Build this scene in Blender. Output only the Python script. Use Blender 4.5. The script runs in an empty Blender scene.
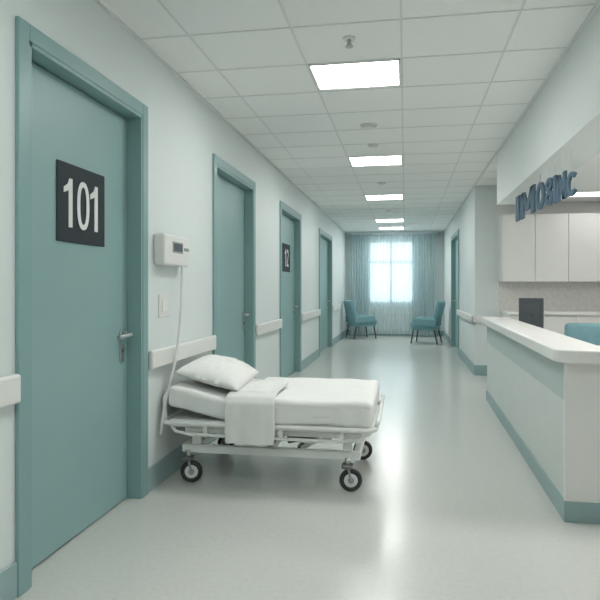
import bpy, bmesh, math, random
from mathutils import Vector, Matrix, noise
random.seed(3)
sc = bpy.context.scene
COL = sc.collection

# ---------------------------------------------------------------- materials
def mat(name, col, rough=0.5, metal=0.0, var=0.0, vscale=6.0, bump=0.0, bscale=60.0, coat=0.0, spec=0.5, trans=0.0):
    m = bpy.data.materials.new(name); m.use_nodes = True
    nt = m.node_tree; b = nt.nodes['Principled BSDF']
    b.inputs['Base Color'].default_value = (*col, 1)
    b.inputs['Roughness'].default_value = rough
    b.inputs['Metallic'].default_value = metal
    b.inputs['Coat Weight'].default_value = coat
    b.inputs['Specular IOR Level'].default_value = spec
    tc = nt.nodes.new('ShaderNodeTexCoord')
    if var > 0:
        n = nt.nodes.new('ShaderNodeTexNoise'); n.inputs['Scale'].default_value = vscale
        n.inputs['Detail'].default_value = 5
        nt.links.new(tc.outputs['Object'], n.inputs['Vector'])
        r = nt.nodes.new('ShaderNodeValToRGB')
        r.color_ramp.elements[0].position = 0.3; r.color_ramp.elements[1].position = 0.7
        r.color_ramp.elements[0].color = (*[c*(1-var) for c in col], 1)
        r.color_ramp.elements[1].color = (*[min(1, c*(1+var)) for c in col], 1)
        nt.links.new(n.outputs['Fac'], r.inputs['Fac'])
        nt.links.new(r.outputs['Color'], b.inputs['Base Color'])
    if bump > 0:
        n2 = nt.nodes.new('ShaderNodeTexNoise'); n2.inputs['Scale'].default_value = bscale
        n2.inputs['Detail'].default_value = 3
        nt.links.new(tc.outputs['Object'], n2.inputs['Vector'])
        bp = nt.nodes.new('ShaderNodeBump'); bp.inputs['Strength'].default_value = bump
        bp.inputs['Distance'].default_value = 0.01
        nt.links.new(n2.outputs['Fac'], bp.inputs['Height'])
        nt.links.new(bp.outputs['Normal'], b.inputs['Normal'])
    return m

def emis(name, col, s):
    m = bpy.data.materials.new(name); m.use_nodes = True
    nt = m.node_tree; nt.nodes.clear()
    o = nt.nodes.new('ShaderNodeOutputMaterial'); e = nt.nodes.new('ShaderNodeEmission')
    e.inputs['Color'].default_value = (*col, 1); e.inputs['Strength'].default_value = s
    nt.links.new(e.outputs[0], o.inputs['Surface'])
    return m

def sheer(name, col, transp, transl):
    m = bpy.data.materials.new(name); m.use_nodes = True
    nt = m.node_tree; nt.nodes.clear()
    o = nt.nodes.new('ShaderNodeOutputMaterial')
    d = nt.nodes.new('ShaderNodeBsdfDiffuse'); t = nt.nodes.new('ShaderNodeBsdfTranslucent')
    tr = nt.nodes.new('ShaderNodeBsdfTransparent')
    w = nt.nodes.new('ShaderNodeTexNoise'); w.inputs['Scale'].default_value = 9
    tc = nt.nodes.new('ShaderNodeTexCoord')
    r = nt.nodes.new('ShaderNodeValToRGB')
    r.color_ramp.elements[0].color = (*[c*0.92 for c in col], 1)
    r.color_ramp.elements[1].color = (*[min(1, c*1.06) for c in col], 1)
    nt.links.new(tc.outputs['Object'], w.inputs['Vector']); nt.links.new(w.outputs['Fac'], r.inputs['Fac'])
    nt.links.new(r.outputs['Color'], d.inputs['Color']); nt.links.new(r.outputs['Color'], t.inputs['Color'])
    m1 = nt.nodes.new('ShaderNodeMixShader'); m1.inputs[0].default_value = transl
    m2 = nt.nodes.new('ShaderNodeMixShader'); m2.inputs[0].default_value = transp
    nt.links.new(d.outputs[0], m1.inputs[1]); nt.links.new(t.outputs[0], m1.inputs[2])
    nt.links.new(m1.outputs[0], m2.inputs[1]); nt.links.new(tr.outputs[0], m2.inputs[2])
    nt.links.new(m2.outputs[0], o.inputs['Surface'])
    return m

M_wall = mat('wall_paint_blue_grey', (0.75, 0.81, 0.81), 0.6, var=0.012, vscale=1.5, bump=0.03, bscale=220, spec=0.35)
M_header = mat('header_paint', (0.77, 0.81, 0.80), 0.6, var=0.012, vscale=1.5, spec=0.35)
M_white = mat('reception_wall_white', (0.86, 0.855, 0.835), 0.5, var=0.01)
M_ceil = mat('ceiling_tile', (0.905, 0.92, 0.905), 0.9, var=0.02, vscale=90, bump=0.05, bscale=250)
M_bar = mat('ceiling_tbar', (0.74, 0.765, 0.755), 0.6, var=0.02)
M_floor = mat('vinyl_floor', (0.635, 0.645, 0.612), 0.225, var=0.035, vscale=42, coat=0.2)
M_floor.node_tree.nodes['Principled BSDF'].inputs['Coat Roughness'].default_value = 0.16
M_door = mat('door_teal', (0.28, 0.445, 0.445), 0.42, var=0.02, vscale=3)
M_frame = mat('door_frame_teal', (0.245, 0.40, 0.40), 0.38, var=0.015)
M_base = mat('baseboard_teal', (0.31, 0.44, 0.445), 0.4, var=0.02)
M_rail = mat('handrail_white', (0.83, 0.83, 0.81), 0.4, var=0.01)
M_sign = mat('sign_slate', (0.045, 0.055, 0.063), 0.7, var=0.05, spec=0.2)
M_signtxt = mat('sign_text_white', (0.85, 0.86, 0.85), 0.5, var=0.01)
M_metal = mat('brushed_metal', (0.55, 0.56, 0.55), 0.28, metal=1.0, var=0.04, vscale=40)
M_metald = mat('dark_metal', (0.20, 0.21, 0.21), 0.4, metal=0.7, var=0.05, vscale=30)
M_plast = mat('white_plastic', (0.78, 0.785, 0.765), 0.4, var=0.01)
M_plastg = mat('grey_plastic', (0.36, 0.38, 0.38), 0.4, var=0.02)
M_black = mat('black_rubber', (0.03, 0.032, 0.035), 0.55, var=0.1)
M_sheet = mat('bed_sheet', (0.87, 0.87, 0.855), 0.85, var=0.012, vscale=12, bump=0.08, bscale=25)
M_towel = mat('folded_towel', (0.85, 0.85, 0.835), 0.9, var=0.02, vscale=14, bump=0.12, bscale=30)
M_bedm = mat('bed_frame_white', (0.82, 0.825, 0.805), 0.35, var=0.01)
M_ctop = mat('counter_top_white', (0.87, 0.86, 0.835), 0.3, var=0.01)
M_cend = mat('counter_panel_white', (0.86, 0.86, 0.835), 0.45, var=0.01)
M_cfront = mat('counter_front_pale', (0.70, 0.75, 0.725), 0.45, var=0.015)
M_cband = mat('counter_band_sage', (0.52, 0.60, 0.585), 0.4, var=0.015)
M_cab = mat('cabinet_white', (0.87, 0.865, 0.845), 0.4, var=0.01)
M_splash = mat('backsplash_stone', (0.74, 0.73, 0.70), 0.4, var=0.08, vscale=30)
M_gap = mat('shadow_gap_grey', (0.32, 0.33, 0.33), 0.7, var=0.02)
M_chair = mat('chair_upholstery_teal', (0.21, 0.39, 0.43), 0.75, var=0.06, vscale=20, bump=0.1, bscale=80)
M_wood = mat('chair_leg_dark', (0.07, 0.075, 0.08), 0.45, var=0.1)
M_scr = mat('screen_dark', (0.05, 0.065, 0.08), 0.3, var=0.05)
M_mon = mat('monitor_shell', (0.075, 0.085, 0.095), 0.4, var=0.05)
M_letter = mat('letter_slate_blue', (0.075, 0.14, 0.20), 0.6, var=0.03, spec=0.25)
M_winfr = mat('window_frame_white', (0.55, 0.62, 0.64), 0.4, var=0.01)
M_sheer = sheer('sheer_curtain', (0.84, 0.93, 0.95), 0.30, 0.5)
M_curt = sheer('teal_curtain', (0.66, 0.78, 0.80), 0.14, 0.40)
M_lamp = emis('ceiling_panel_light', (0.99, 1.0, 0.965), 22.0)
M_lampr = emis('reception_panel_light', (1.0, 0.99, 0.96), 14.0)
M_lampb = emis('reception_strip_light', (1.0, 0.99, 0.96), 4.0)

# ---------------------------------------------------------------- helpers
def empty(name, loc):
    e = bpy.data.objects.new(name, None); e.location = loc; e.empty_display_size = 0.1
    COL.objects.link(e); return e

def par(o, p):
    if p is not None:
        o.parent = p
        o.matrix_parent_inverse = Matrix.Translation(p.location).inverted()

def finish(name, bm, m, parent=None, bevel=0.0, smooth=False, seg=2):
    me = bpy.data.meshes.new(name); bm.normal_update(); bm.to_mesh(me); bm.free()
    o = bpy.data.objects.new(name, me); COL.objects.link(o)
    if m is not None: me.materials.append(m)
    if bevel > 0:
        md = o.modifiers.new('bevel', 'BEVEL'); md.width = bevel; md.segments = seg
        md.limit_method = 'ANGLE'; md.angle_limit = math.radians(40)
    if smooth:
        for p in me.polygons: p.use_smooth = True
    par(o, parent); return o

def addbox(bm, b):
    x0, x1, y0, y1, z0, z1 = b
    vs = [bm.verts.new(c) for c in ((x0,y0,z0),(x1,y0,z0),(x1,y1,z0),(x0,y1,z0),(x0,y0,z1),(x1,y0,z1),(x1,y1,z1),(x0,y1,z1))]
    for f in ((0,3,2,1),(4,5,6,7),(0,1,5,4),(1,2,6,5),(2,3,7,6),(3,0,4,7)):
        bm.faces.new([vs[i] for i in f])

def boxes(name, bl, m, parent=None, bevel=0.0, seg=2):
    bm = bmesh.new()
    for b in bl: addbox(bm, b)
    return finish(name, bm, m, parent, bevel, seg=seg)

def box(name, x0, x1, y0, y1, z0, z1, m, parent=None, bevel=0.0, seg=2):
    return boxes(name, [(x0, x1, y0, y1, z0, z1)], m, parent, bevel, seg)

def cyl(name, p0, p1, r, m, parent=None, r2=None, n=28, bevel=0.0):
    p0 = Vector(p0); p1 = Vector(p1); d = p1 - p0
    bm = bmesh.new()
    bmesh.ops.create_cone(bm, cap_ends=True, segments=n, radius1=r, radius2=r if r2 is None else r2, depth=d.length)
    q = d.to_track_quat('Z', 'Y').to_matrix().to_4x4()
    bmesh.ops.transform(bm, matrix=Matrix.Translation((p0+p1)/2) @ q, verts=bm.verts)
    o = finish(name, bm, m, parent, bevel)
    for p in o.data.polygons:
        if len(p.vertices) == 4: p.use_smooth = True
    return o

def tube(name, pts, r, m, parent=None, cyclic=False, smooth_curve=False, res=4):
    cu = bpy.data.curves.new(name, 'CURVE'); cu.dimensions = '3D'
    cu.bevel_depth = r; cu.bevel_resolution = res; cu.use_fill_caps = True
    if smooth_curve:
        s = cu.splines.new('NURBS'); s.points.add(len(pts)-1); s.order_u = 3
        s.use_endpoint_u = not cyclic; s.resolution_u = 8
    else:
        s = cu.splines.new('POLY'); s.points.add(len(pts)-1)
    for i, p in enumerate(pts): s.points[i].co = (*p, 1)
    s.use_cyclic_u = cyclic
    tmp = bpy.data.objects.new(name+'_tmp', cu); COL.objects.link(tmp)
    dg = bpy.context.evaluated_depsgraph_get()
    me = bpy.data.meshes.new_from_object(tmp.evaluated_get(dg))
    bpy.data.objects.remove(tmp)
    me.name = name; me.materials.clear(); me.materials.append(m)
    for p in me.polygons: p.use_smooth = True
    o = bpy.data.objects.new(name, me); COL.objects.link(o); par(o, parent); return o

def rrect(x0, x1, y0, y1, z, r, n=6):
    out = []
    for cx, cy, a0 in ((x1-r, y1-r, 0), (x0+r, y1-r, 90), (x0+r, y0+r, 180), (x1-r, y0+r, 270)):
        for i in range(n+1):
            a = math.radians(a0 + 90*i/n)
            out.append((cx+r*math.cos(a), cy+r*math.sin(a), z))
    return out

def rbox(name, c, h, r, m, parent=None, n=18, deform=None, rot=None):
    bm = bmesh.new(); bmesh.ops.create_cube(bm, size=2)
    bmesh.ops.subdivide_edges(bm, edges=bm.edges[:], cuts=n, use_grid_fill=True)
    h = Vector(h)
    for v in bm.verts:
        p = Vector([math.sin(k*math.pi/2)*0.6 + k*0.4 for k in v.co])
        p = Vector([p[i]*h[i] for i in range(3)])
        inn = Vector([max(-(h[i]-r), min(h[i]-r, p[i])) for i in range(3)])
        d = p - inn
        if d.length > 1e-6: p = inn + d.normalized()*min(r, d.length if d.length < r else r)
        if deform: p = deform(p)
        v.co = p
    if rot: bmesh.ops.transform(bm, matrix=rot, verts=bm.verts)
    bmesh.ops.translate(bm, vec=Vector(c), verts=bm.verts)
    return finish(name, bm, m, parent, smooth=True)

def text(name, s, size, mtx, m, parent=None, extrude=0.004, offset=0.0, xs=1.0):
    cu = bpy.data.curves.new(name, 'FONT'); cu.body = s; cu.size = size
    cu.extrude = extrude; cu.offset = offset; cu.align_x = 'CENTER'; cu.align_y = 'CENTER'
    tmp = bpy.data.objects.new(name+'_tmp', cu); COL.objects.link(tmp)
    dg = bpy.context.evaluated_depsgraph_get()
    me = bpy.data.meshes.new_from_object(tmp.evaluated_get(dg))
    bpy.data.objects.remove(tmp)
    me.materials.clear(); me.materials.append(m)
    me.transform(mtx @ Matrix.Diagonal((xs, 1, 1, 1)))
    o = bpy.data.objects.new(name, me); COL.objects.link(o); par(o, parent); return o

def basis(x, y, z, loc):
    return Matrix(((x[0], y[0], z[0], loc[0]), (x[1], y[1], z[1], loc[1]), (x[2], y[2], z[2], loc[2]), (0, 0, 0, 1)))

XL, XR, H, YE, YB = -1.49, 0.95, 2.61, 15.3, -4.0
XR2 = 1.24            # inner face of the header / right wall
HD = 2.07             # header underside
HR = 2.35             # reception ceiling
YW = 8.56             # reception back wall
XE = 4.2
DT = 2.255            # top of door architrave

# ---------------------------------------------------------------- shell
box('floor', -1.8, XE+0.1, YB-0.1, YE+0.2, -0.1, 0.0, M_floor)
box('ceiling', -1.8, XE+0.1, YB-0.1, YE+0.2, H, H+0.1, M_ceil)

LD = [(2.10, 3.29), (4.52, 5.84), (7.08, 8.54), (10.42, 12.28)]    # architrave outer extents
AW = 0.07
bl = []; y = YB
for a, b in LD:
    bl.append((-1.80, XL, y, a+AW, 0, H)); bl.append((-1.80, XL, a+AW, b-AW, DT-AW, H))
    bl.append((-1.80, -1.68, a+AW, b-AW, 0, DT-AW)); y = b-AW
bl.append((-1.80, XL, y, YE, 0, H))
boxes('wall_left', bl, M_wall)

RD = [(11.0, 12.75)]
bl = [(XR, XR2, YW, RD[0][0]+AW, 0, H), (XR, XR2, RD[0][0]+AW, RD[0][1]-AW, DT-AW, H),
      (XR+0.17, XR2, RD[0][0]+AW, RD[0][1]-AW, 0, DT-AW), (XR, XR2, RD[0][1]-AW, YE, 0, H)]
boxes('wall_right', bl, M_wall)
box('wall_right_near', XR, XR2, YB, 1.5, 0, H, M_wall)
box('wall_header', XR, XR2, 1.5, 6.55, HD, H, M_header)
box('wall_reception_back', XR2, XE, YW, YW+0.15, 0, H, M_white)
box('wall_reception_side', XE, XE+0.1, YB, YW+0.15, 0, H, M_white)
box('wall_back', -1.8, XE, YB-0.1, YB, 0, H, M_wall)
box('ceiling_reception', XR2, XE, YB, YW, HR, H-0.001, M_ceil)

# end wall with window opening
WX0, WX1, WZ0, WZ1 = -0.92, 0.22, 0.80, 2.40
boxes('wall_end', [(-1.8, WX0, YE, YE+0.2, 0, H), (WX1, XR2, YE, YE+0.2, 0, H),
                   (WX0, WX1, YE, YE+0.2, 0, WZ0), (WX0, WX1, YE, YE+0.2, WZ1, H)], M_wall)
w = empty('window_1', ((WX0+WX1)/2, YE+0.1, 1.6))
wy0, wy1 = YE+0.06, YE+0.12
xm = (WX0+WX1)/2
boxes('frame', [(WX0, WX0+0.05, wy0, wy1, WZ0, WZ1), (WX1-0.05, WX1, wy0, wy1, WZ0, WZ1),
                (WX0, WX1, wy0, wy1, WZ0, WZ0+0.05), (WX0, WX1, wy0, wy1, WZ1-0.05, WZ1),
                (xm-0.03, xm+0.03, wy0, wy1, WZ0, WZ1), (WX0, WX1, wy0, wy1, 1.83, 1.88)], M_winfr, w, 0.004)
box('sill', WX0-0.04, WX1+0.04, YE-0.04, YE+0.12, WZ0-0.03, WZ0, M_winfr, w, 0.004)
boxes('trim_window', [(WX0-0.05, WX0, YE-0.012, YE, WZ0, WZ1+0.05), (WX1, WX1+0.05, YE-0.012, YE, WZ0, WZ1+0.05),
                      (WX0, WX1, YE-0.012, YE, WZ1, WZ1+0.05)], M_winfr)

# ceiling T-bar grid
bars = []
for x in [-1.19, -0.61, -0.02, 0.58]:
    bars.append((x-0.006, x+0.006, YB, YE, H-0.003, H))
yy = 3.73 - 14*0.54
while yy < YE:
    if yy > YB: bars.append((XL, XR, yy-0.006, yy+0.006, H-0.0035, H))
    yy += 0.54
for i in range(1, 4):
    yq = 6.55 + i*0.5
    bars.append((XR, XR2, yq-0.006, yq+0.006, H-0.003, H))
bars.append((XR-0.02, XR, YB, YE, H-0.012, H)); bars.append((XL, XL+0.02, YB, YE, H-0.012, H))
boxes('trim_ceiling_grid', bars, M_bar)

# baseboards and handrails
def segs(lst, y0, y1):
    out = []; y = y0
    for a, b in lst: out.append((y, a)); y = b
    out.append((y, y1)); return out
boxes('baseboard_left', [(XL, XL+0.012, a, b, 0, 0.14) for a, b in segs(LD, YB, YE)], M_base, bevel=0.003)
boxes('baseboard_right', [(XR-0.012, XR, a, b, 0, 0.14) for a, b in segs(RD, YW-0.012, YE)] +
      [(XR, XR2, YW-0.012, YW, 0, 0.14), (XR-0.012, XR, YB, 1.5, 0, 0.14)], M_base, bevel=0.003)
boxes('baseboard_end', [(XL+0.012, XR-0.012, YE-0.012, YE, 0, 0.14)], M_base, bevel=0.003)
hs = segs(LD, YB+0.05, 13.85)
for i, (a, b) in enumerate(hs):
    h = empty('handrail' if i == 0 else 'handrail.%03d' % i, (XL+0.03, (a+b)/2, 0.8))
    dz = 0.018 if i == 0 else -0.02
    box('bumper', XL+0.012, XL+0.040, a+0.0 if i == 0 else a+0.012, b-0.012, 0.740+dz, 0.853+dz, M_rail, h, 0.012, 4)
    boxes('bracket', [(XL, XL+0.03, a+0.05, b-0.05, 0.76+dz, 0.835+dz)], M_rail, h)
hr = empty('handrail.010', (XR-0.03, 10, 0.8))
boxes('bumper', [(XR-0.050, XR-0.015, YW-0.05, RD[0][0]-0.012, 0.725, 0.82),
                 (XR-0.050, XR2-0.02, YW-0.05, YW-0.015, 0.725, 0.82)], M_rail, hr, 0.014, 4)
boxes('bracket', [(XR-0.03, XR, YW+0.05, RD[0][0]-0.06, 0.74, 0.81), (XR+0.02, XR2-0.04, YW-0.03, YW, 0.74, 0.81)], M_rail, hr)

# ---------------------------------------------------------------- doors
def number_sign(prefix, digits, LX, y0, y1, z0, z1, parent):
    hgt = (z1-z0)*0.62; zc = (z0+z1)/2 - hgt/2; yc = (y0+y1)/2
    def poly(nm, loops):
        bm = bmesh.new()
        if len(loops) == 1:
            vs = [bm.verts.new((LX, yc+u, zc+v)) for u, v in loops[0]]
            f = bm.faces.new(vs)
            r = bmesh.ops.extrude_face_region(bm, geom=[f])
            bmesh.ops.translate(bm, vec=(0.003, 0, 0), verts=[g for g in r['geom'] if isinstance(g, bmesh.types.BMVert)])
        else:
            A, B = loops; n = len(A)
            a = [bm.verts.new((LX+0.003, yc+u, zc+v)) for u, v in A]; b = [bm.verts.new((LX+0.003, yc+u, zc+v)) for u, v in B]
            for i in range(n):
                j = (i+1) % n; bm.faces.new((a[i], a[j], b[j], b[i]))
        bmesh.ops.recalc_face_normals(bm, faces=bm.faces)
        finish(nm, bm, M_signtxt, parent)
    st = hgt*0.135
    def one(k, c):
        r = c + st*0.5
        poly('%s_one_%d' % (prefix, k), [[(r-st, 0), (r, 0), (r, hgt), (r-st*0.8, hgt), (r-st*1.25, hgt*0.88), (r-st*2.3, hgt*0.80), (r-st*2.3, hgt*0.69), (r-st, hgt*0.755)]])
    def se(cx, rx, ry, n=40):
        out = []
        for i in range(n):
            a = 2*math.pi*i/n; c, s = math.cos(a), math.sin(a)
            out.append((cx+rx*math.copysign(abs(c)**0.85, c), hgt/2 + ry*math.copysign(abs(s)**0.85, s)))
        return out
    def two(k, c):
        w = hgt*0.25; A = []; B = []
        for i in range(15):
            a = math.radians(175 - i*(215/14)); A.append((c+w*math.cos(a), hgt*0.745+hgt*0.262*math.sin(a)))
            B.append((c+(w-st)*math.cos(a), hgt*0.745+(hgt*0.262-st*0.9)*math.sin(a)))
        A += [(c-w*0.25, st), (c+w, st), (c+w, 0), (c-w, 0)]; B += [(c-w, st*0.9), (c-w, st*0.5), (c-w, st*0.2), (c-w, 0.001)]
        bm = bmesh.new()
        a = [bm.verts.new((LX+0.003, yc+u, zc+v)) for u, v in A]; b = [bm.verts.new((LX+0.003, yc+u, zc+v)) for u, v in B]
        for i in range(len(A)-1): bm.faces.new((a[i], a[i+1], b[i+1], b[i]))
        finish('%s_two_%d' % (prefix, k), bm, M_signtxt, parent)
    if digits == '101':
        one(0, -hgt*0.49); one(1, hgt*0.54)
        poly('%s_zero' % prefix, [se(0, hgt*0.25, hgt*0.512), se(0, hgt*0.25-st*0.95, hgt*0.512-st*0.85)])
    else:
        one(0, -hgt*0.25); two(1, hgt*0.26)

def door(idx, a, b, side, sign=None, handle=True, digits='101'):
    s = 1 if side == 'L' else -1
    X = XL if side == 'L' else XR
    d = empty('door_%d' % idx, (X, (a+b)/2, 0))
    def bx(nm, d0, d1, y0, y1, z0, z1, m, bev=0.0):
        xs = sorted((X+s*d0, X+s*d1)); return box(nm, xs[0], xs[1], y0, y1, z0, z1, m, d, bev)
    def bxs(nm, lst, m, bev=0.0):
        out = []
        for d0, d1, y0, y1, z0, z1 in lst:
            xs = sorted((X+s*d0, X+s*d1)); out.append((xs[0], xs[1], y0, y1, z0, z1))
        return boxes(nm, out, m, d, bev)
    bxs('architrave', [(0, 0.018, a, a+AW, 0, DT), (0, 0.018, b-AW, b, 0, DT), (0, 0.018, a+AW, b-AW, DT-AW, DT)], M_frame, 0.004)
    bxs('jamb', [(-0.17, 0.014, a+AW, a+AW+0.018, 0, DT-AW), (-0.17, 0.014, b-AW-0.018, b-AW, 0, DT-AW),
                 (-0.17, 0.014, a+AW, b-AW, DT-AW-0.018, DT-AW)], M_frame, 0.002)
    lx = -0.07
    y0, y1 = a+AW+0.022, b-AW-0.022
    bx('leaf', lx-0.045, lx, y0, y1, 0.008, DT-AW-0.024, M_door, 0.003)
    bxs('stop', [(-0.15, lx-0.045, a+AW+0.016, a+AW+0.05, 0, DT-AW), (-0.15, lx-0.045, b-AW-0.05, b-AW-0.016, 0, DT-AW)], M_gap)
    LX = X + s*lx
    if handle:
        hy = y1-0.07; hz = 0.94
        cyl('rosette', (LX, hy, hz), (LX+s*0.010, hy, hz), 0.028, M_metal, d)
        cyl('stem', (LX, hy, hz), (LX+s*0.055, hy, hz), 0.010, M_metal, d)
        tube('lever', [(LX+s*0.052, hy+0.008, hz), (LX+s*0.055, hy-0.02, hz), (LX+s*0.055, hy-0.14, hz-0.004)], 0.0115, M_metal, d)
        bx('lock_plate', lx, lx+0.008, hy-0.022, hy+0.022, hz-0.155, hz-0.045, M_metal, 0.004)
        cyl('lock_cylinder', (LX, hy, hz-0.085), (LX+s*0.016, hy, hz-0.085), 0.012, M_metald, d)
    if sign:
        sy0, sy1 = sign
        bx('sign_plate', lx, lx+0.008, sy0, sy1, 1.415, 1.785, M_sign, 0.003)
        number_sign('numeral', digits, LX+0.008, sy0, sy1, 1.415, 1.785, d)
    return d
door(1, *LD[0], 'L', sign=(2.49, 2.925))
door(2, *LD[1], 'L')
door(3, *LD[2], 'L', sign=(7.58, 8.08), digits='12')
door(4, *LD[3], 'L')
door(5, *RD[0], 'R')

# ---------------------------------------------------------------- ceiling lights, detectors
for i, y0 in enumerate([3.73, 6.43, 9.13, 12.37, 14.0, 1.03, -1.67]):
    e = empty('ceiling_light' if i == 0 else 'ceiling_light.%03d' % i, (-0.315, y0+0.24, H))
    x0, x1, y1 = -0.60, -0.03, y0+0.47
    boxes('frame', [(x0, x1, y0, y0+0.012, H-0.012, H), (x0, x1, y1-0.012, y1, H-0.012, H),
                    (x0, x0+0.012, y0, y1, H-0.012, H), (x1-0.012, x1, y0, y1, H-0.012, H)], M_plast, e)
    box('diffuser', x0+0.012, x1-0.012, y0+0.012, y1-0.012, H-0.008, H-0.001, M_lamp, e)
for i, (x0, y0, wx, wy, ml) in enumerate([(1.42, 4.80, 0.6, 0.42, M_lampr), (2.0, 7.60, 0.9, 0.38, M_lampb), (1.5, 3.0, 1.2, 0.6, M_lampr), (2.6, 5.2, 0.6, 0.6, M_lampr)]):  # third panel is added out of view to brighten the cabinets from the front
    e = empty('ceiling_light.%03d' % (20+i), (x0+wx/2, y0+wy/2, HR))
    boxes('frame', [(x0, x0+wx, y0, y0+0.015, HR-0.012, HR), (x0, x0+wx, y0+wy-0.015, y0+wy, HR-0.012, HR),
                    (x0, x0+0.015, y0, y0+wy, HR-0.012, HR), (x0+wx-0.015, x0+wx, y0, y0+wy, HR-0.012, HR)], M_plast, e)
    box('diffuser', x0+0.015, x0+wx-0.015, y0+0.015, y0+wy-0.015, HR-0.008, HR-0.001, ml, e)
e = empty('sprinkler_head', (-0.31, 3.38, H))
cyl('escutcheon', (-0.31, 3.38, H), (-0.31, 3.38, H-0.012), 0.034, M_plast, e)
cyl('body', (-0.31, 3.38, H-0.012), (-0.31, 3.38, H-0.045), 0.012, M_metal, e)
cyl('deflector', (-0.31, 3.38, H-0.045), (-0.31, 3.38, H-0.052), 0.022, M_metal, e)
for i, (x, y, r) in enumerate([(-0.31, 5.22, 0.075), (-0.31, 5.95, 0.055), (-0.31, 8.1, 0.06), (-0.31, 11.0, 0.06)]):
    e = empty('smoke_detector' if i == 0 else 'smoke_detector.%03d' % i, (x, y, H))
    cyl('base', (x, y, H), (x, y, H-0.012), r, M_plast, e)
    cyl('dome', (x, y, H-0.012), (x, y, H-0.026), r*0.85, M_plast, e, r2=r*0.5)

# ---------------------------------------------------------------- wall control panel
e = empty('wall_control_panel', (XL, 3.61, 1.43))
box('housing', XL, XL+0.07, 3.40, 3.82, 1.34, 1.53, M_plast, e, 0.012, 3)
box('display_bezel', XL+0.07, XL+0.074, 3.53, 3.70, 1.42, 1.49, M_plastg, e, 0.002)
box('display', XL+0.074, XL+0.0755, 3.545, 3.685, 1.43, 1.48, M_scr, e)
boxes('buttons', [(XL+0.07, XL+0.075, 3.725+0.03*i, 3.745+0.03*i, 1.44, 1.46) for i in range(3)], M_plastg, e, 0.001)
tube('cord', [(-1.43, 3.72, 1.345), (-1.43, 3.71, 1.25), (-1.425, 3.68, 1.0), (-1.425, 3.60, 0.75), (-1.440, 3.50, 0.55), (-1.455, 3.46, 0.42), (-1.464, 3.45, 0.31)],
     0.009, M_plast, e, smooth_curve=True)
e = empty('light_switch', (XL, 3.56, 1.09))
box('plate', XL, XL+0.008, 3.47, 3.63, 1.02, 1.16, M_plast, e, 0.003)
box('rocker', XL+0.008, XL+0.013, 3.51, 3.59, 1.05, 1.13, M_rail, e, 0.003)

# ---------------------------------------------------------------- hospital bed
bed = empty('hospital_bed', (-0.82, 3.88, 0))
BX0, BX1, BY0, BY1 = -1.43, -0.19, 3.46, 4.31
def lift(x):
    t = max(0.0, min(1.0, (-1.0 - x)/0.43)); return 0.075*t*t*(3-2*t)
def dmat(p):
    wx = p.x + (BX0+BX1)/2
    p = p.copy(); p.z += lift(wx)
    p.z += 0.004*noise.noise(Vector((p.x*5, p.y*5, 1)))
    return p
rbox('mattress', ((BX0+BX1)/2, (BY0+BY1)/2, 0.462), ((BX1-BX0)/2, (BY1-BY0)/2, 0.066), 0.035, M_sheet, bed, 26, dmat)
def dsh(p):
    q = p.copy(); c = Vector((p.x*3.2, p.y*3.2, p.z*6))
    q.z += 0.010*noise.noise(c) + 0.006*noise.noise(c*2.7)
    sidef = 1.0 if p.z < 0.03 else 0.25
    q.y += sidef*(0.009*noise.noise(Vector((p.x*9, 3.1, p.z*2))))*(1 if p.y > 0 else -1)
    if p.z < -0.02: q.z += 0.012*noise.noise(Vector((p.x*4, p.y*4, 7)))
    return q
rbox('blanket', (-0.595, 3.885, 0.467), (0.415, 0.438, 0.078), 0.03, M_sheet, bed, 44, dsh)
bm = bmesh.new(); nx, ns = 22, 60; G = []
path = [(3.92, 0.563), (3.75, 0.564), (3.52, 0.562), (3.452, 0.553), (3.425, 0.52), (3.42, 0.45), (3.417, 0.38), (3.415, 0.285)]
def samp(t):
    L = [0]
    for i in range(1, len(path)): L.append(L[-1] + math.dist(path[i], path[i-1]))
    s = t*L[-1]
    for i in range(1, len(path)):
        if s <= L[i] + 1e-9:
            k = (s-L[i-1])/(L[i]-L[i-1]); return [path[i-1][j]*(1-k)+path[i][j]*k for j in range(2)]
for i in range(nx+1):
    row = []
    for j in range(ns+1):
        t = j/ns; yv, zv = samp(t)
        xv = -1.055 + 0.30*i/nx + (0.02*(t-0.5)) + 0.006*noise.noise(Vector((i*0.2, t*6, 2)))
        n = noise.noise(Vector((xv*14, t*2.2, 5)))
        if t > 0.5: yv -= 0.007 + 0.007*n; zv += 0.010*noise.noise(Vector((xv*6, 2, 2)))*(t-0.5)*2
        else: zv += 0.006 + 0.004*n
        row.append(bm.verts.new((xv, yv, zv)))
    G.append(row)
for i in range(nx):
    for j in range(ns): bm.faces.new((G[i][j], G[i+1][j], G[i+1][j+1], G[i][j+1]))
tw = finish('towel', bm, M_towel, bed, smooth=True)
md = tw.modifiers.new('solid', 'SOLIDIFY'); md.thickness = 0.010; md.offset = 0
md = tw.modifiers.new('sub', 'SUBSURF'); md.levels = 1; md.render_levels = 1
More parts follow.
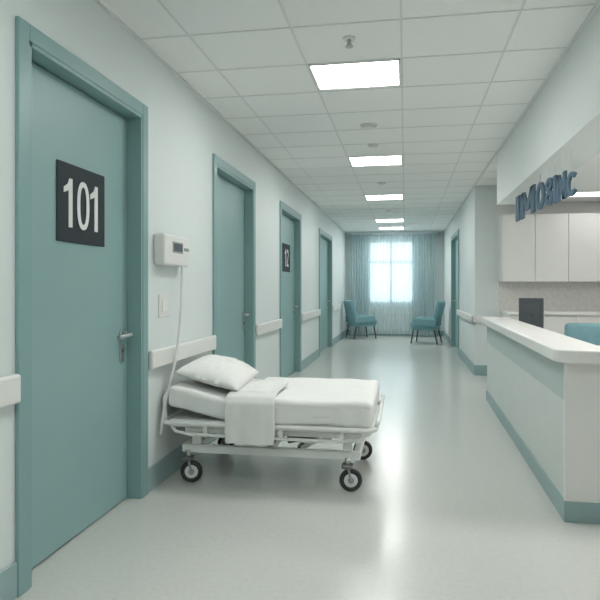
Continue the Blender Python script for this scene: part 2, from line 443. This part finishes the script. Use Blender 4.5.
# pillow
bm = bmesh.new(); N = 40; grids = []
for sgn in (1, -1):
    g = []
    for i in range(N+1):
        row = []
        for j in range(N+1):
            u = -1+2*i/N; v = -1+2*j/N
            hx = 0.205*(1 + 0.07*(1-v*v)*abs(u)**3 - 0.06*(1-v*v)); hy = 0.355*(1 - 0.05*(1-u*u))
            th = 0.092*(max(0, 1-abs(u)**2.4)**0.55)*(max(0, 1-abs(v)**2.8)**0.55)
            th *= 1+0.10*noise.noise(Vector((u*1.6, v*1.6, 3)))
            z = sgn*th if sgn > 0 else sgn*th*0.5
            z += 0.006*noise.noise(Vector((u*5, v*5, sgn*2)))*(1-u*u)
            row.append(bm.verts.new((u*hx, v*hy, z)))
        g.append(row)
    for i in range(N):
        for j in range(N):
            q = (g[i][j], g[i+1][j], g[i+1][j+1], g[i][j+1])
            bm.faces.new(q if sgn > 0 else q[::-1])
bmesh.ops.remove_doubles(bm, verts=bm.verts, dist=0.0012)
R = Matrix.Translation((-1.215, 3.86, 0.634)) @ Matrix.Rotation(math.radians(15), 4, 'Y') @ Matrix.Rotation(math.radians(3), 4, 'Z')
bmesh.ops.transform(bm, matrix=R, verts=bm.verts)
pl = finish('pillow', bm, M_sheet, None, smooth=True)

# bed frame
tube('deck_rail', rrect(-1.455, -0.165, 3.435, 4.335, 0.385, 0.07), 0.014, M_bedm, bed, cyclic=True)
box('deck', -1.42, -0.20, 3.48, 4.30, 0.352, 0.398, M_bedm, bed, 0.008)
tube('foot_rail', [(-0.170, 3.50, 0.385), (-0.160, 3.485, 0.41), (-0.152, 3.52, 0.430), (-0.150, 4.25, 0.445), (-0.155, 4.29, 0.42), (-0.165, 4.27, 0.385)], 0.012, M_bedm, bed)
tube('head_rail', [(-1.455, 3.50, 0.385), (-1.46, 3.50, 0.52), (-1.46, 3.56, 0.56), (-1.46, 4.21, 0.56), (-1.46, 4.27, 0.52), (-1.455, 4.27, 0.385)], 0.013, M_bedm, bed)
for k, yv in enumerate((3.448, 4.322)):
    tube('lower_rail_%d' % k, [(-1.40, yv, 0.38), (-1.37, yv, 0.335), (-1.28, yv, 0.318), (-0.38, yv, 0.312), (-0.25, yv, 0.325), (-0.19, yv, 0.375)], 0.010, M_bedm, bed)
    boxes('rail_brackets_%d' % k, [(x-0.014, x+0.014, yv-0.005, yv+0.005, 0.312, 0.385) for x in (-1.18, -0.72, -0.36)], M_bedm, bed, 0.002)
boxes('base_frame', [(-1.36, -0.26, 3.53, 3.565, 0.185, 0.235), (-1.36, -0.26, 4.175, 4.21, 0.185, 0.235),
                     (-1.36, -1.32, 3.565, 4.175, 0.185, 0.235), (-0.30, -0.26, 3.565, 4.175, 0.185, 0.235),
                     (-0.84, -0.80, 3.565, 4.175, 0.19, 0.23)], M_bedm, bed, 0.006)
boxes('side_valance', [(-1.33, -0.24, 3.50, 3.525, 0.318, 0.350), (-1.33, -0.24, 4.24, 4.265, 0.318, 0.350)], M_bedm, bed, 0.006)
for yv, nm in ((3.60, 'a'), (4.15, 'b')):
    for k, (xa, xb) in enumerate(((-1.26, -0.98), (-0.62, -0.36))):
        bm = bmesh.new(); addbox(bm, (-0.022, 0.022, -0.012, 0.012, 0, 1))
        p0 = Vector((xa, yv, 0.23)); p1 = Vector((xb, yv, 0.36)); dd = p1-p0
        mt = Matrix.Translation(p0) @ dd.to_track_quat('Z', 'Y').to_matrix().to_4x4() @ Matrix.Diagonal((1, 1, dd.length, 1))
        bmesh.ops.transform(bm, matrix=mt, verts=bm.verts)
        finish('lift_arm_%s%d' % (nm, k), bm, M_bedm, bed, 0.004)
        cyl('pivot_%s%d' % (nm, k), (xa, yv-0.02, 0.235), (xa, yv+0.02, 0.235), 0.022, M_metald, bed)
        cyl('pivot_top_%s%d' % (nm, k), (xb, yv-0.02, 0.345), (xb, yv+0.02, 0.345), 0.016, M_metald, bed)
cyl('actuator_body', (-1.12, 3.85, 0.25), (-0.80, 3.85, 0.30), 0.030, M_plastg, bed)
cyl('actuator_rod', (-0.80, 3.85, 0.30), (-0.55, 3.85, 0.34), 0.014, M_metal, bed)
cyl('actuator_body_foot', (-0.72, 3.68, 0.255), (-0.52, 3.68, 0.30), 0.026, M_metald, bed)
boxes('posts', [(-1.30, -1.24, 3.54, 3.58, 0.235, 0.352), (-0.36, -0.31, 3.54, 3.58, 0.235, 0.352),
                (-1.30, -1.24, 4.16, 4.20, 0.235, 0.352), (-0.36, -0.31, 4.16, 4.20, 0.235, 0.352)], M_bedm, bed, 0.005)
box('control_box', -0.72, -0.52, 3.75, 3.98, 0.235, 0.31, M_plastg, bed, 0.01)
cyl('torsion_tube_head', (-1.12, 3.56, 0.30), (-1.12, 4.20, 0.30), 0.018, M_bedm, bed)
cyl('torsion_tube_foot', (-0.45, 3.56, 0.30), (-0.45, 4.20, 0.30), 0.018, M_metal, bed)
def torus_mesh(name, c, R, r, m, parent, axis):
    bm = bmesh.new(); n, k = 36, 12; rings = []
    for i in range(n):
        a = 2*math.pi*i/n; ring = []
        for j in range(k):
            b = 2*math.pi*j/k
            rr = R + r*math.cos(b); ring.append(bm.verts.new((rr*math.cos(a), r*1.15*math.sin(b), rr*math.sin(a))))
        rings.append(ring)
    for i in range(n):
        for j in range(k):
            bm.faces.new((rings[i][j], rings[i][(j+1) % k], rings[(i+1) % n][(j+1) % k], rings[(i+1) % n][j]))
    bmesh.ops.recalc_face_normals(bm, faces=bm.faces)
    bmesh.ops.transform(bm, matrix=Matrix.Translation(c) @ Matrix.Rotation(axis, 4, 'Z'), verts=bm.verts)
    return finish(name, bm, m, parent, smooth=True)
for k, (cx, cy, ang) in enumerate(((-1.32, 3.535, 0.25), (-0.335, 3.535, 0.15), (-0.31, 4.20, 0.3), (-1.30, 4.20, -0.3))):
    rz = 0.068; d = Vector((-math.sin(ang), math.cos(ang), 0)); f = Vector((math.cos(ang), math.sin(ang), 0))
    c = Vector((cx, cy, rz)) + f*0.02
    torus_mesh('tire_%d' % k, c, 0.052, 0.016, M_black, bed, ang)
    cyl('hub_%d' % k, c-d*0.012, c+d*0.012, 0.042, M_plast, bed)
    cyl('hub_cap_%d' % k, c-d*0.017, c+d*0.017, 0.018, M_plastg, bed)
    for s in (-1, 1):
        tube('fork_%d%s' % (k, 'a' if s < 0 else 'b'), [tuple(c+d*0.026*s), tuple(c+d*0.026*s-f*0.01+Vector((0, 0, 0.05))), tuple(Vector((cx, cy, 0.148))+d*0.02*s)], 0.007, M_plastg, bed)
    rbox('fork_crown_%d' % k, (cx, cy, 0.150), (0.034, 0.034, 0.014), 0.012, M_metald, bed, 6)
    cyl('stem_%d' % k, (cx, cy, 0.15), (cx, cy, 0.20), 0.016, M_metal, bed)

# ---------------------------------------------------------------- reception counter
rc = empty('reception_counter', (1.0, 5.0, 0))
CX0, CX1, CY0, CY1 = 0.825, 1.02, 3.27, 6.70
box('body_front', CX0, CX1, CY0+0.02, CY1, 0.10, 0.62, M_cfront, rc)
box('body_band', CX0-0.004, CX1, CY0+0.02, CY1, 0.62, 0.82, M_cband, rc)
boxes('body_end', [(CX0-0.004, 1.5, CY0, CY0+0.03, 0.10, 0.82)], M_cend, rc, 0.004)
box('body_wing', CX1, 1.5, CY0+0.03, CY0+0.22, 0.10, 0.82, M_cend, rc)
boxes('kick', [(CX0-0.010, CX1, CY0-0.010, CY1+0.01, 0.0, 0.105), (CX1, 1.5, CY0-0.010, CY0+0.22, 0, 0.105)], M_base, rc, 0.003)
bm = bmesh.new()
prof = []
sx0, sx1, sy0, sy1 = 0.765, 1.045, 3.20, 6.76
r = 0.10
for i in range(9):
    a = math.radians(180+90*i/8); prof.append((sx0+r+r*math.cos(a), sy0+r+r*math.sin(a)))
prof += [(1.53, sy0), (1.53, sy0+0.30), (sx1, sy0+0.30), (sx1, sy1)]
for i in range(5):
    a = math.radians(90+90*i/4); prof.append((sx0+0.05+0.05*math.cos(a), sy1-0.05+0.05*math.sin(a)))
bv = [bm.verts.new((x, y, 0.82)) for x, y in prof]; tv = [bm.verts.new((x, y, 0.888)) for x, y in prof]
bm.faces.new(tv); bm.faces.new(bv[::-1])
for i in range(len(prof)):
    j = (i+1) % len(prof); bm.faces.new((bv[i], bv[j], tv[j], tv[i]))
finish('worktop', bm, M_ctop, rc, 0.010, seg=3)
box('desk_top', CX1, 1.48, CY0+0.22, CY1, 0.70, 0.735, M_ctop, rc, 0.004)
boxes('desk_supports', [(CX1, 1.45, CY1-0.04, CY1, 0, 0.70), (CX1, 1.45, 5.0, 5.03, 0, 0.70)], M_cend, rc)
sh = Matrix.Translation((0.9, 3.27, 0)) @ Matrix.Rotation(math.radians(-0.95), 4, 'Z') @ Matrix.Translation((-0.9-0.012, -3.27, 0))
for o in rc.children: o.data.transform(sh)

# monitor
mo = empty('computer_monitor', (1.23, 6.25, 0.736))
Rm = Matrix.Translation((1.23, 6.25, 0)) @ Matrix.Rotation(math.radians(-30), 4, 'Z')
def rb(nm, b, m, bev=0.004):
    bm = bmesh.new(); addbox(bm, b); bmesh.ops.transform(bm, matrix=Rm, verts=bm.verts); return finish(nm, bm, m, mo, bev)
rb('panel', (-0.12, 0.12, -0.012, 0.012, 0.79, 1.10), M_mon, 0.006)
rb('screen', (-0.11, 0.11, 0.012, 0.014, 0.815, 1.085), M_scr, 0)
rb('rear_housing', (-0.095, 0.095, -0.026, -0.012, 0.82, 1.06), M_mon, 0.008)
rb('neck', (-0.02, 0.02, -0.041, -0.021, 0.745, 0.95), M_mon)
rb('foot', (-0.09, 0.09, -0.09, 0.05, 0.737, 0.748), M_mon)

# office chair
ox, oy = 1.85, 6.45
oc = empty('office_chair', (ox, oy-0.2, 0))
rbox('backrest', (ox, oy, 0.62), (0.26, 0.045, 0.225), 0.04, M_chair, oc, 12, lambda p: Vector((p.x, p.y-0.2*p.x*p.x, p.z)))
rbox('seat', (ox, oy-0.26, 0.43), (0.24, 0.22, 0.045), 0.035, M_chair, oc, 12)
tube('back_support', [(ox, oy+0.02, 0.56), (ox, oy+0.06, 0.42), (ox, oy-0.05, 0.375), (ox, oy-0.2, 0.375)], 0.016, M_metald, oc)
cyl('gas_lift', (ox, oy-0.24, 0.10), (ox, oy-0.24, 0.39), 0.025, M_metald, oc)
for i in range(5):
    a = 2*math.pi*i/5+0.3; ex, ey = ox+0.26*math.cos(a), oy-0.24+0.26*math.sin(a)
    tube('base_arm_%d' % i, [(ox, oy-0.24, 0.12), (ex, ey, 0.075)], 0.015, M_metald, oc)
    cyl('castor_%d' % i, (ex-0.02*math.sin(a), ey+0.02*math.cos(a), 0.03), (ex+0.02*math.sin(a), ey-0.02*math.cos(a), 0.03), 0.03, M_black, oc)
    cyl('castor_stem_%d' % i, (ex, ey, 0.03), (ex, ey, 0.08), 0.008, M_metald, oc)

# wall cabinets + base cabinets at reception back wall
wc = empty('wall_cabinet', (2.4, YW-0.17, 1.7))
box('carcass', 1.26, 3.70, YW-0.33, YW-0.001, 1.285, 2.16, M_cab, wc)
for i in range(6):
    x0 = 1.262+0.406*i
    box('cabinet_door_%d' % i, x0+0.003, x0+0.403, YW-0.352, YW-0.332, 1.285, 2.158, M_cab, wc, 0.003)
bc = empty('base_cabinet', (2.4, YW-0.3, 0))
box('carcass', 1.30, 3.70, YW-0.58, YW-0.02, 0.10, 0.86, M_cab, bc)
for i in range(6):
    box('cabinet_door_%d' % i, 1.303+0.4*i, 1.697+0.4*i, YW-0.60, YW-0.58, 0.11, 0.85, M_cab, bc, 0.003)
box('plinth', 1.32, 3.68, YW-0.54, YW-0.02, 0, 0.10, M_base, bc)
box('worktop', 1.28, 3.72, YW-0.63, YW-0.02, 0.86, 0.90, M_ctop, bc, 0.004)
box('trim_backsplash', XR2+0.02, 3.72, YW-0.018, YW, 0.90, 1.285, M_splash)

# ---------------------------------------------------------------- hanging letters (flat cut letters, unit box u 0..1, v 0..1)
ths = math.radians(9.93)
SX = 1.02
sg = empty('reception_sign', (SX, 4.8, 1.9))
def arc(cx, cy, rx, ry, a0, a1, n=22):
    return [(cx+rx*math.cos(math.radians(a0+(a1-a0)*i/n)), cy+ry*math.sin(math.radians(a0+(a1-a0)*i/n))) for i in range(n+1)]
def strips(ch):
    """quads lists: each item = (outer polyline, inner polyline)"""
    if ch == 'I': return [([(0, 0), (0, 1)], [(1, 0), (1, 1)])]
    if ch == 'M': return [([(0, 0), (0, 1)], [(.22, 0), (.22, 1)]), ([(.78, 0), (.78, 1)], [(1, 0), (1, 1)]),
                          ([(.04, 1), (.39, .22)], [(.27, 1), (.5, .50)]), ([(.96, 1), (.61, .22)], [(.73, 1), (.5, .50)]), ([(.39, .22), (.61, .22)], [(.5, .5), (.5, .5001)])]
    if ch == 'N': return [([(0, 0), (0, 1)], [(.26, 0), (.26, 1)]), ([(.74, 0), (.74, 1)], [(1, 0), (1, 1)]),
                          ([(.02, 1), (.72, 0)], [(.28, 1), (.98, 0)])]
    if ch == '0': return [(arc(.5, .5, .5, .5, 0, 360, 36), arc(.5, .5, .24, .34, 0, 360, 36))]
    if ch == '8': return [(arc(.5, .27, .5, .27, 0, 360, 30), arc(.5, .27, .22, .12, 0, 360, 30)),
                          (arc(.5, .75, .45, .25, 0, 360, 30), arc(.5, .75, .19, .11, 0, 360, 30))]
    return [(arc(.55, .5, .55, .5, 42, 318), arc(.55, .5, .27, .33, 42, 318))]
L = [('I', 5.84, 5.69, 1.815, 0.225), ('M', 5.60, 5.04, 1.808, 0.222), ('0', 4.98, 4.69, 1.800, 0.207), ('8', 4.655, 4.44, 1.793, 0.197),
     ('I', 4.41, 4.345, 1.787, 0.187), ('N', 4.315, 4.10, 1.780, 0.177), ('c', 4.07, 3.86, 1.770, 0.150)]
for i, (ch, ya, yb, zb, hh) in enumerate(L):
    bm = bmesh.new()
    for A, B in strips(ch):
        P = lambda q, x: bm.verts.new((x, ya+(yb-ya)*q[0], zb+hh*q[1]))
        fa = [P(q, SX-0.008) for q in A]; fb = [P(q, SX-0.008) for q in B]
        ra = [P(q, SX+0.008) for q in A]; rb_ = [P(q, SX+0.008) for q in B]
        for k in range(len(A)-1):
            bm.faces.new((fa[k], fa[k+1], fb[k+1], fb[k])); bm.faces.new((ra[k], rb_[k], rb_[k+1], ra[k+1]))
            bm.faces.new((fa[k], ra[k], ra[k+1], fa[k+1])); bm.faces.new((fb[k], fb[k+1], rb_[k+1], rb_[k]))
        bm.faces.new((fa[0], fb[0], rb_[0], ra[0])); bm.faces.new((fa[-1], ra[-1], rb_[-1], fb[-1]))
    bmesh.ops.recalc_face_normals(bm, faces=bm.faces)
    finish('letter_%d' % i, bm, M_letter, sg)
    hy = (ya+yb)/2 if ch != 'M' else ya-0.06
    cyl('hanger_%d' % i, (SX, hy, zb+hh*0.95), (SX, hy, HD), 0.0015, M_plast, sg, n=8)

# ---------------------------------------------------------------- curtains
def curtain(name, x0, x1, yc, z0, z1, amp, waves, m):
    bm = bmesh.new(); nx = int(waves*14); nz = 14; G = []
    for i in range(nx+1):
        t = i/nx; row = []
        for j in range(nz+1):
            s = j/nz; ph = waves*2*math.pi*t + 0.9*noise.noise(Vector((t*waves*0.6, s*0.6, x0)))*1.6
            yv = yc + amp*math.sin(ph)*(0.75+0.35*(1-s)) + 0.01*noise.noise(Vector((t*8, s*2, 1)))
            row.append(bm.verts.new((x0+(x1-x0)*t, yv, z0+(z1-z0)*s)))
        G.append(row)
    for i in range(nx):
        for j in range(nz): bm.faces.new((G[i][j], G[i+1][j], G[i+1][j+1], G[i][j+1]))
    return finish(name, bm, m, None, smooth=True)
curtain('sheer_curtain', -1.10, 0.42, YE-0.10, 0.05, 2.53, 0.022, 20, M_sheer)
curtain('curtain', -1.36, -0.90, YE-0.21, 0.03, 2.53, 0.038, 7, M_curt)
curtain('curtain.001', 0.20, 0.74, YE-0.21, 0.03, 2.53, 0.038, 8, M_curt)
cr = empty('curtain_rail', (-0.3, YE-0.16, 2.55))
boxes('track', [(-1.40, 0.80, YE-0.26, YE-0.06, 2.53, 2.61)], M_winfr, cr, 0.004)

# ---------------------------------------------------------------- armchairs
def armchair(name, loc, yaw):
    e = empty(name, loc)
    R = Matrix.Rotation(yaw, 4, 'Z')
    T = Matrix.Translation(loc) @ R
    def rb(nm, c, h, r, m, rx=0.0, n=12, de=None):
        mt = T @ Matrix.Translation(c) @ Matrix.Rotation(rx, 4, 'X')
        return rbox(nm, (0, 0, 0), h, r, m, e, n, de, mt)
    def tb(nm, pts, r, m):
        return tube(nm, [tuple(T @ Vector(p)) for p in pts], r, m, e)
    rb('seat_cushion', (0, 0.02, 0.40), (0.25, 0.29, 0.06), 0.045, M_chair)
    rb('seat_base', (0, 0.0, 0.325), (0.25, 0.27, 0.03), 0.02, M_chair)
    rb('back_cushion', (0, -0.285, 0.63), (0.25, 0.055, 0.29), 0.05, M_chair, math.radians(15), 12,
       lambda p: Vector((p.x, p.y+0.5*p.x*p.x, p.z)))
    for s in (-1, 1):
        rb('arm_%s' % ('l' if s < 0 else 'r'), (s*0.28, -0.02, 0.47), (0.028, 0.26, 0.08), 0.026, M_chair, math.radians(4))
        tb('front_leg_%s' % ('l' if s < 0 else 'r'), [(s*0.23, 0.22, 0.33), (s*0.25, 0.27, 0.004)], 0.016, M_wood)
        tb('rear_leg_%s' % ('l' if s < 0 else 'r'), [(s*0.23, -0.22, 0.33), (s*0.25, -0.29, 0.004)], 0.016, M_wood)
    return e
armchair('armchair', (-1.03, 14.35, 0), math.radians(-62))
armchair('armchair.001', (0.45, 13.35, 0), math.radians(76))

# ---------------------------------------------------------------- daylight
wd = bpy.data.worlds.new('world'); sc.world = wd; wd.use_nodes = True
bg = wd.node_tree.nodes['Background']; bg.inputs['Color'].default_value = (0.70, 0.88, 0.95, 1); bg.inputs['Strength'].default_value = 2.2

# ---------------------------------------------------------------- camera
cd = bpy.data.cameras.new('camera'); cam = bpy.data.objects.new('camera', cd); COL.objects.link(cam)
cam.location = (0, 0, 1.2); cam.rotation_euler = (math.radians(90), 0, ths)
cd.sensor_width = 36; cd.lens = 36.0; cd.shift_y = -0.02; cd.clip_start = 0.05
sc.camera = cam
sc.view_settings.view_transform = 'Standard'
